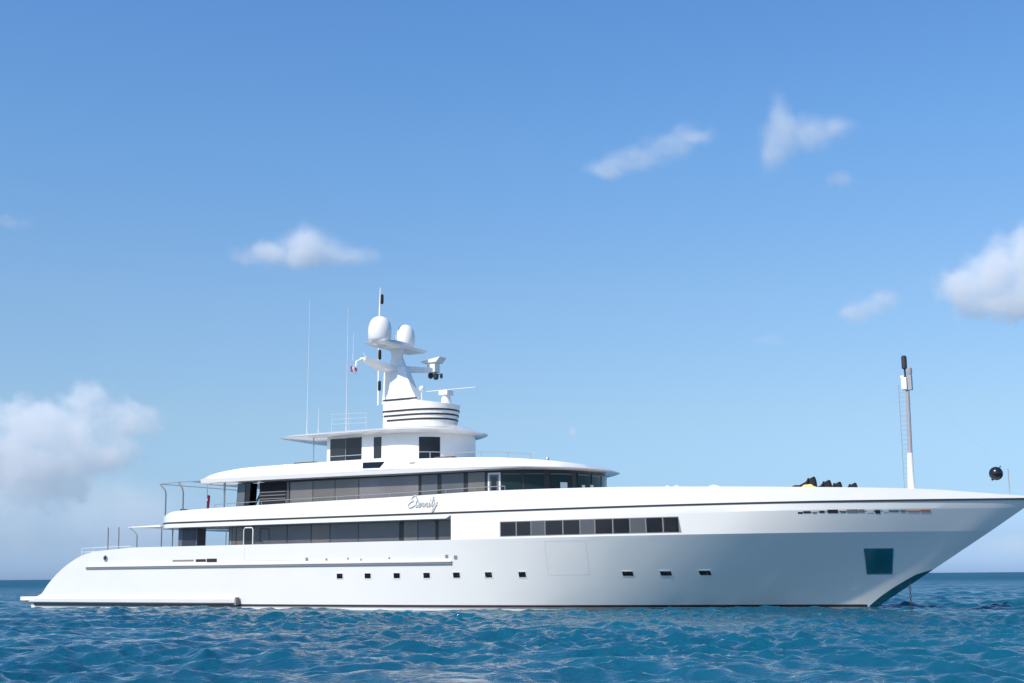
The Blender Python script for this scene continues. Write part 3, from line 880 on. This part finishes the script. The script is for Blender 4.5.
# dark recess and small openings in the roof side
def roof_w(x, z):
    t = (z - zc_(x)) / max(zt2(x) - zc_(x), 0.05)
    return 5.17 + (4.80 - 5.17) * min(max(t, 0), 1)
side_plate([(26.95, 7.90), (28.12, 7.88), (28.30, 8.22), (26.82, 8.24)], 0.045, 0.08, "roof_recess", M['glass_black'], roof, wf=roof_w, nseg=3)
side_plate([(30.05, 8.02), (30.4, 8.02), (30.42, 8.09), (30.07, 8.09)], 0.03, 0.05, "roof_light", M['groove'], roof, wf=roof_w, nseg=2)
side_plate([(20.9, 7.84), (23.0, 7.83), (23.0, 7.88), (20.9, 7.89)], 0.03, 0.05, "roof_slot", M['seam'], roof, wf=roof_w)
side_plate([(23.6, 7.83), (26.0, 7.82), (26.0, 7.87), (23.6, 7.88)], 0.03, 0.05, "roof_slot", M['seam'], roof, wf=roof_w)
side_plate([(27.0, 7.77), (33.0, 7.70), (33.0, 7.735), (27.0, 7.805)], 0.03, 0.05, "roof_slot", M['seam'], roof, wf=roof_w, nseg=20)
# low rail and bits on the roof
b = MB()
b.tube([(30.8 + 1.2 * t, -3.0 + 1.5 * t, zt2(33) + 0.1 + 0.62 * math.sin(math.pi * (0.12 + 0.80 * t))) for t in np.linspace(0, 3.3, 14) / 1.0 * 0.303] if False else
       [(31.6 + 4.6 * t, -2.6 + 0.5 * t, 8.72 - 0.30 * t * t + 0.02) for t in np.linspace(0, 1, 10)], 0.025, 6)
for t in (0.0, 0.35, 0.7, 1.0):
    b.tube([(31.6 + 4.6 * t, -2.6 + 0.5 * t, 8.1), (31.6 + 4.6 * t, -2.6 + 0.5 * t, 8.72 - 0.30 * t * t + 0.02)], 0.02, 6)
b.build("roof_rail", M['rail'], yacht)
for x, y, z, s in ((19.3, -2.6, 8.46, .12), (18.2, -3.0, 8.44, .07), (20.2, -2.7, 8.45, .07), (37.2, -2.0, 8.05, .10)):
    b = MB(); b.lathe((x, y, z), [(s, 0), (s, s * 1.2), (s * .6, s * 1.9), (0.01, s * 2)], 12); b.build("deck_vent", M['rail'], yacht)

# sun deck house and hard top
sh = tier([(22.72, 30.74, 3.2, 0.2, 3.4, 8.3), (22.72, 30.74, 3.2, 0.2, 3.4, 10.06)], "sun_deck_house", M['white_matte'], yacht)
psn = wall_path(22.72, 30.74, 3.2, 0.2, 3.4)
S_ = psn[1]
wall_panel(psn, S_(23.16), S_(24.28), 8.62, 9.93, "window_pane", M['glass'], sh, out=0.02)
wall_panel(psn, S_(24.31), S_(25.46), 8.62, 9.93, "window_pane", M['glass_black'], sh, out=0.02)
wall_panel(psn, S_(26.34), S_(26.88), 8.62, 9.86, "window_pane", M['glass'], sh, out=0.02)
dd = wall_panel(psn, 9.6, 10.83, 8.45, 9.76, "house_door", M['glass_black'], sh, out=0.02)
wall_panel(psn, 9.6, 10.83, 8.86, 8.92, "door_rail", M['rail'], dd, out=0.035)
wall_panel(psn, 10.2, 10.27, 8.45, 8.86, "door_mullion", M['rail'], dd, out=0.035)
wall_panel(psn, S_(23.16), S_(25.46), 8.86, 8.91, "window_bar", M['rail'], sh, out=0.05)
ht = tier([(20.0, 31.2, 3.5, 1.2, 4.2, 10.02), (19.15, 31.45, 3.95, 1.2, 4.6, 10.11), (19.02, 31.51, 4.0, 1.2, 4.6, 10.17), (19.6, 31.2, 3.8, 1.4, 4.6, 10.27), (22.0, 30.7, 2.7, 2.0, 4.0, 10.48), (24.0, 30.4, 1.75, 1.6, 3.0, 10.62)], "hard_top", M['white'], yacht, smooth=40)
post([(22.05, -3.4, 8.42), (22.05, -3.4, 10.06)], 0.04, "roof_post", M['rail'])
b = MB(); b.box(20.8, 22.3, -3.7, -3.1, 8.44, 8.62); b.build("sun_pad", M['furniture'], yacht, smooth=0, bevel=0.03)
for x0_, x1_ in ((27.6, 28.5), (31.0, 32.2)):
    b = MB(); b.box(x0_, x1_, -3.9, -3.4, 8.2, 8.42); b.build("sun_pad", M['furniture'], yacht, smooth=0, bevel=0.03)
# thin rails on the hard top
b = MB()
for z in (11.0, 11.3, 11.6):
    b.tube([(22.6, -2.4, z - .05), (24.6, -1.6, z)], 0.008, 5)
for x, y in ((22.6, -2.4), (23.6, -2.0), (24.6, -1.6)):
    b.tube([(x, y, 10.4), (x, y, 11.6)], 0.008, 5)
b.build("hard_top_rail", M['whip'], yacht)

# funnel casing with dark louvre lines
def fring(z, g=0.0):
    return (25.47 - g, 29.78 + g + (z - 10.6) * 0.18, 1.7 + g, 0.6, 2.3, z)
fun = tier([fring(10.4), fring(11.3), (25.47, 30.02, 1.7, 0.6, 2.3, lambda x: 12.20 - max(0, x - 27.6) * 0.13)], "funnel_casing", M['white_matte'], yacht)
for z0, x0_ in ((10.94, 26.2), (11.22, 25.75), (11.50, 25.7)):
    p_ = wall_path(25.47, 29.78 + (z0 - 10.6) * 0.18, 1.7, 0.6, 2.3)
    wall_panel(p_, p_[1](x0_), p_[2] * 0.5 + 1.2, z0, z0 + 0.10, "louvre_line", M['black'], fun, out=0.035)
p_ = wall_path(25.47, 30.0, 1.7, 0.6, 2.3)
wall_panel(p_, p_[1](25.6), p_[1](28.3), 12.18, 12.28, "louvre_line", M['black'], fun, out=0.03)

# mast pylon
b = MB()
def ring(x0, x1, w, z): return [(x0, -w * .55, z), (x0 + (x1 - x0) * .42, -w, z), (x1, -w * .35, z), (x1, w * .35, z), (x0 + (x1 - x0) * .42, w, z), (x0, w * .55, z)]
rows = [ring(25.0, 27.5, 1.05, 12.2), ring(25.05, 27.0, 0.92, 13.1), ring(25.05, 26.6, 0.82, 14.0), ring(25.05, 26.5, 0.78, 14.45)]
b.grid(rows, True); b.add(rows[0], [tuple(range(6))]); b.add(rows[-1], [tuple(reversed(range(6)))])
pyl = b.build("mast_pylon", M['white_matte'], yacht, smooth=20)
# upper column and dome platform
b = MB()
rows = [ring(25.25, 26.35, 0.42, 14.44), ring(25.4, 26.1, 0.28, 15.1), ring(25.35, 26.15, 0.4, 15.75)]
b.grid(rows, True); b.add(rows[0], [tuple(range(6))]); b.add(rows[-1], [tuple(reversed(range(6)))])
b.build("mast_column", M['white_matte'], yacht, smooth=25)
b = MB()
b.hexa([(25.0, -2.1, 15.62), (26.3, -2.1, 15.62), (26.4, 2.1, 15.62), (25.1, 2.1, 15.62)], [(24.9, -2.3, 15.80), (26.4, -2.3, 15.80), (26.5, 2.3, 15.80), (25.0, 2.3, 15.80)])
b.box(25.3, 26.2, -0.9, 0.9, 15.8, 16.05)
b.build("dome_platform", M['white_matte'], yacht, smooth=0, bevel=0.03)
# the two satellite domes
def dome(x, y, z, r, hgt):
    b = MB()
    pr = [(r * .55, -.0), (r * .85, .10), (r * .97, .28), (r, hgt * .42), (r * .97, hgt * .58), (r * .86, hgt * .76), (r * .66, hgt * .90), (r * .35, hgt * .98), (0.02, hgt)]
    b.lathe((x, y, z), pr, 32)
    d_ = b.build("satellite_dome", M['white_matte'], yacht, smooth=50)
    b = MB(); b.lathe((x, y, z - .12), [(r * .5, -.1), (r * .6, .0), (r * .6, .14)], 20); b.build("dome_base", M['sponson'], d_)
dome(25.65, -1.75, 15.75, 0.72, 1.66)
dome(25.25, 1.55, 15.95, 0.61, 1.52)
# cross arms
b = MB()
def barm(pts, hw, hh):
    rows = []
    for i, (x, y, z) in enumerate(pts):
        a, c = hw[i], hh[i]
        rows.append([(x - a, y, z - c), (x + a, y, z - c), (x + a, y, z + c), (x - a, y, z + c)])
    b.grid(rows, True); b.add(rows[0], [(0, 1, 2, 3)]); b.add(rows[-1], [(3, 2, 1, 0)])
barm([(25.75, 0.3, 14.35), (25.6, -1.0, 14.33), (25.2, -2.0, 14.62), (25.0, -2.6, 14.72)], [.5, .45, .3, .2], [.18, .18, .14, .1])
b.tube([(25.0, -2.6, 14.72), (24.85, -3.0, 14.5), (24.9, -3.1, 14.2)], 0.08, 6)
b.tube([(25.1, -2.3, 14.8), (25.0, -2.5, 15.1)], 0.05, 6)
b.build("mast_arm", M['white_matte'], yacht, smooth=25)
b = MB()
barm([(25.9, 0.2, 14.38), (26.4, 1.3, 14.45), (26.75, 2.4, 14.55)], [.4, .25, .22], [.18, .16, .14])
b.build("mast_arm", M['white_matte'], yacht, smooth=25)
b = MB()                                            # search light and horns at the port arm end
b.box(26.45, 27.05, 2.2, 2.8, 14.4, 15.0)
b.hexa([(26.2, 2.1, 15.0), (27.2, 2.1, 15.0), (27.2, 2.9, 15.0), (26.2, 2.9, 15.0)], [(26.0, 2.1, 15.12), (27.5, 2.1, 15.34), (27.5, 2.9, 15.34), (26.0, 2.9, 15.12)])
sl = b.build("mast_lamp_box", M['white_matte'], yacht, smooth=0, bevel=0.03)
b = MB(); b.lathe((26.55, 2.5, 14.05), [(.09, 0), (.16, .1), (.16, .32)], 12); b.lathe((26.95, 2.5, 13.95), [(.09, 0), (.17, .1), (.17, .36)], 12); b.lathe((27.35, 2.5, 14.0), [(.05, 0), (.1, .1), (.08, .3)], 12)
b.tube([(26.55, 2.5, 14.3), (26.55, 2.5, 14.45)], .04, 6); b.tube([(26.95, 2.5, 14.3), (26.95, 2.5, 14.45)], .04, 6); b.tube([(27.0, 2.5, 14.3), (27.35, 2.5, 14.25)], .03, 6)
b.build("hanging_lamp", M['dark'], sl)
# navigation lights aft of the mast, top mast
b = MB()
b.tube([(24.55, -.3, 12.2), (24.55, -.3, 16.0), (24.6, -.3, 18.2), (24.62, -.3, 19.6)], [.07, .05, .07, .03], 8)
tm = b.build("top_mast", M['white_matte'], yacht)
for z in (13.1, 15.05, 18.55):
    b = MB(); b.lathe((24.62 if z < 18 else 24.75, -.3, z), [(.07, 0), (.10, .05), (.10, .55), (.07, .6)], 12); b.build("navigation_light", M['rubber'], tm)
# open array radar
b = MB()
b.lathe((29.3, 0, 11.55), [(.55, 0), (.48, .25), (.30, .5), (.24, 1.0), (.30, 1.15)], 20)
b.box(29.0, 29.6, -.35, .35, 12.5, 12.78)
b.tube([(29.0, -.5, 11.6), (29.9, -.7, 12.05)], 0.06, 6)
rd = b.build("radar_pedestal", M['white_matte'], yacht, smooth=30)
b = MB(); b.box(27.9, 31.4, -.05, .05, 12.80, 12.85); b.build("radar_scanner", M['seam'], rd, smooth=0, bevel=0.02)
b = MB(); b.lathe((27.95, -.6, 12.75), [(.02, 0), (.15, .08), (.17, .2), (.12, .32), (.02, .36)], 14)
b.tube([(27.95, -.6, 11.9), (27.95, -.6, 12.8)], .03, 6)
b.build("gps_dome", M['white_matte'], yacht, smooth=50)
# whip aerials
for x, y, z0, z1 in ((21.2, -3.0, 10.3, 18.7), (23.4, -2.0, 10.4, 18.15), (21.75, -2.6, 10.3, 12.0), (24.3, -2.6, 14.7, 16.4)):
    b = MB(); b.tube([(x, y, z0), (x, y, z0 + (z1 - z0) * .25), (x + .02, y, z1)], [.034, .022, .012], 6); b.build("whip_aerial", M['whip'], yacht)

# ---- foredeck things that belong to the yacht
b = MB()
b.tube([(56.35, -.05, 5.25), (56.33, -.05, 6.2), (56.36, -.05, 7.6)], [.21, .17, .135], 14)
fm = b.build("foremast", M['white_matte'], yacht)
b = MB(); b.tube([(56.36, 0.0, 7.6), (56.42, 0, 10.8)], [.115, .095], 10); b.build("foremast_pole", M['grey_mast'], fm)
b = MB()
for k in range(22):
    z = 5.9 + k * .235
    b.box(55.98, 56.3, -.09, -.07, z, z + .03)
b.tube([(56.0, -.08, 5.8), (56.02, -.08, 11.0)], .016, 5)
b.build("mast_ladder", M['rail'], fm, smooth=0)
b = MB(); b.box(56.17, 56.44, -.2, .2, 10.75, 11.35); b.box(56.12, 56.3, -.12, .12, 11.35, 11.45); b.build("mast_head_box", M['white_matte'], fm, smooth=0, bevel=0.02)
b = MB(); b.box(56.47, 56.66, -.14, .14, 10.72, 11.45); b.lathe((56.57, 0, 11.46), [(.10, 0), (.13, .1), (.13, .35), (.05, .42)], 12); b.build("mast_head_lamp", M['grey_mast'], fm, smooth=20)
b = MB(); b.tube([(56.36, 0, 11.35), (56.34, 0, 11.85)], .05, 8); b.lathe((56.34, 0, 11.8), [(.1, 0), (.135, .04), (.135, .6), (.08, .66)], 14); b.build("mast_head_light", M['dark'], fm)
post([(60.85, 0, 5.2), (60.85, 0, 6.62)], 0.022, "jackstaff", M['grey_mast'])
for x, y, s in ((47.3, -3.2, .22), (45.2, -3.0, .13), (44.7, -3.0, .1)):
    b = MB(); b.lathe((x, y, ztop(x) - .35), [(s, 0), (s * 1.1, .3), (s * .9, .45), (s * .4, .53), (.01, .55)], 14, sx=1.8); b.build("deck_vent", M['white_matte'], yacht)

# ------------------------------------------------------------------ things on or hanging from the yacht
def boat_to_world(p):
    c, s = math.cos(-YAW), math.sin(-YAW)
    return Vector((yacht.location.x + c * p[0] - s * p[1], yacht.location.y + s * p[0] + c * p[1], p[2]))

# black anchor ball hoisted at the bow
b = MB()
rr = 0.32
pr = [(rr * math.sin(math.pi * k / 16) + 0.002, -rr * math.cos(math.pi * k / 16)) for k in range(17)]
b.lathe((0, 0, 0), pr, 28)
ball = b.build("anchor_ball", M['ball'], None, smooth=60)
ball.location = boat_to_world((60.3, 0, 6.42)); ball.rotation_euler = (R(15), R(30), 0)
ball['kind'] = 'thing'; del ball['kind']
tag(ball, "round black day-signal ball hoisted above the yacht's bow tip", "anchor ball")
b = MB(); b.tube([(0, 0, rr - .02), (.0, 0, rr + .10)], .03, 6); b.build("ball_eye", M['steel'], ball)
b = MB(); b.tube([(0, 0, -rr * .98), (0, 0, -rr - 0.06)], .05, 6); b.build("ball_knot", M['rubber'], ball)
b = MB()
top_ = boat_to_world((56.6, 0, 11.3)) - ball.location
b.tube([ball.rotation_euler.to_matrix().inverted() @ top_, Vector((0, 0, rr + .08))], .003, 5); b.build("halyard", M['grey_mast'], ball)

# anchor chain from the stem into the water
b = MB()
zc0, n_ = -0.6, 0
c0 = (55.98, -0.10)
z = 1.6
while z > zc0:
    ringp = []
    for k in range(13):
        a = 2 * math.pi * k / 12
        u, v = .045 * math.cos(a), .095 * math.sin(a)
        ringp.append((u, 0, v) if n_ % 2 == 0 else (0, u, v))
    b.tube([(p[0], p[1], p[2] + z) for p in ringp], .017, 5, caps=False)
    z -= .145; n_ += 1
ch = b.build("anchor_chain", M['chain'], None)
ch.location = boat_to_world((c0[0], c0[1], 0)); ch.rotation_euler = (0, 0, -YAW)
tag(ch, "dark anchor chain hanging from the yacht's raked stem straight into the sea", "anchor chain")

# ensign on the aft upper deck and a courtesy flag at the mast
b = MB(); b.tube([(9.55 + 2.6, -1.6, 5.3), (12.0, -1.6, 7.75)], 0.03, 6); st_ = b.build("flagstaff", M['rail'], yacht)
def hanging_flag(name, loc, wdt, hgt, cols, label, lean=0.0):
    b = MB()
    nx, nz_ = 14, 12
    rows = []
    for j in range(nz_ + 1):
        r = []
        for i in range(nx + 1):
            u, v = i / nx, j / nz_
            x = u * wdt + lean * v
            y = 0.09 * math.sin(u * 9 + v * 2.2) * (0.3 + u)
            z = -v * hgt - 0.5 * u * u * wdt
            r.append((x, y, z))
        rows.append(r)
    o0 = len(b.f)
    b.grid(rows)
    for q in range(len(b.f)):
        j, i = divmod(q, nx)
        b.mi[q] = cols(i / nx, j / nz_)
    o = b.build(name, [M['red'], M['blue'], M['flag_white']], None, smooth=60)
    md = o.modifiers.new("thickness", 'SOLIDIFY'); md.thickness = 0.006
    o.location = boat_to_world(loc); o.rotation_euler = (0, 0, -YAW)
    tag(o, label, "flag")
    return o
hanging_flag("flag", (12.02, -1.63, 7.15), 0.24, 0.95, lambda u, v: 0 if v > .35 or u > .55 else (1 if (u + v) % .4 < .28 else 2), "limp red and blue ensign on a staff at the aft end of the upper deck")
hanging_flag("flag", (24.55, -3.2, 14.25), 0.5, 0.34, lambda u, v: 0 if u < .38 or u > .62 else 2, "tiny red and white flag flying under the left mast arm beside the whip aerial")

# personal watercraft on the foredeck, seen from behind the bulwark
def jet_ski(x, y, hullm, label, rz, lift=0.0, hood=False):
    root = empty("jet_ski", None, boat_to_world((x, y, 5.36 + lift)), -YAW + rz)
    tag(root, label, "jet ski", "jet skis parked on the foredeck")
    b = MB()
    rows = []
    for t in np.linspace(0, 1, 14):
        X = -1.5 + 3.0 * t
        w = 0.55 * (1 - max(0, (t - .55) / .45) ** 2.2) + .02
        zk = 0.0 + 0.28 * max(0, (t - .6) / .4) ** 2
        zd = 0.38 + 0.12 * t
        rows.append([(X, -w, zd), (X, -w * .98, zd - .12), (X, -w * .55, zk + .06), (X, 0, zk), (X, w * .55, zk + .06), (X, w * .98, zd - .12), (X, w, zd), (X, w * .5, zd + .06), (X, 0, zd + .08), (X, -w * .5, zd + .06)])
    b.grid(rows, True); b.add(rows[0], [tuple(range(10))]); b.add(rows[-1], [tuple(reversed(range(10)))])
    b.build("hull", hullm, root, smooth=35)
    b = MB()
    rows = []
    for X, w, z in ((-1.2, .20, .58), (-.9, .22, .68), (-.4, .2, .66), (-.2, .2, .74), (.25, .17, .70)):
        rows.append([(X, -w, .46), (X, -w, z - .06), (X, -w * .6, z), (X, w * .6, z), (X, w, z - .06), (X, w, .46)])
    b.grid(rows, True); b.add(rows[0], [tuple(range(6))]); b.add(rows[-1], [tuple(reversed(range(6)))])
    b.build("seat", M['rubber'], root, smooth=30)
    b = MB()
    rows = []
    for X, w, z in ((-.05, .18, .70), (.3, .24, .86), (.60, .27, 1.06), (.74, .27, 1.12), (.79, .25, .98), (.83, .22, .62), (1.4, .08, .50)):
        rows.append([(X, -w, .45), (X, -w, z - .08), (X, -w * .6, z), (X, w * .6, z), (X, w, z - .08), (X, w, .45)])
    b.grid(rows, True); b.add(rows[0], [tuple(range(6))]); b.add(rows[-1], [tuple(reversed(range(6)))])
    if hood:
        h_ = MB(); hr = []
        for X, w, z in ((.05, .30, .56), (.28, .36, .72), (.62, .36, .74), (.9, .26, .58), (1.3, .08, .48)):
            hr.append([(X, -w, .42), (X, -w, z - .1), (X, -w * .8, z), (X, w * .8, z), (X, w, z - .1), (X, w, .42)])
        h_.grid(hr, True); h_.add(hr[0], [tuple(range(6))]); h_.add(hr[-1], [tuple(reversed(range(6)))])
        h_.build("hood", hullm, root, smooth=30)
    b.build("cowl", M['rubber'], root, smooth=30)
    b = MB(); b.tube([(.46, -.36, .90), (.50, -.2, .93), (.54, 0, .93), (.50, .2, .93), (.46, .36, .90)], .05, 8); b.tube([(.42, 0, 1.05), (.5, 0, .9)], .06, 8)
    b.build("handlebar", M['rubber'], root)
    return root
jet_ski(51.35, -2.0, M['yellow'], "yellow-hulled jet ski with black seat on the foredeck, nearest the wheelhouse", R(4), 0.03, True)
jet_ski(51.72, -0.65, M['white_matte'], "black-topped jet ski on the foredeck right beside the yellow one", R(2), -0.07)
jet_ski(51.90, 0.6, M['slate'], "dark jet ski on the foredeck, second from the bow mast", R(3), -0.09)
jet_ski(52.35, 1.85, M['slate'], "dark jet ski on the foredeck, nearest the tall bow mast", R(2), -0.09)
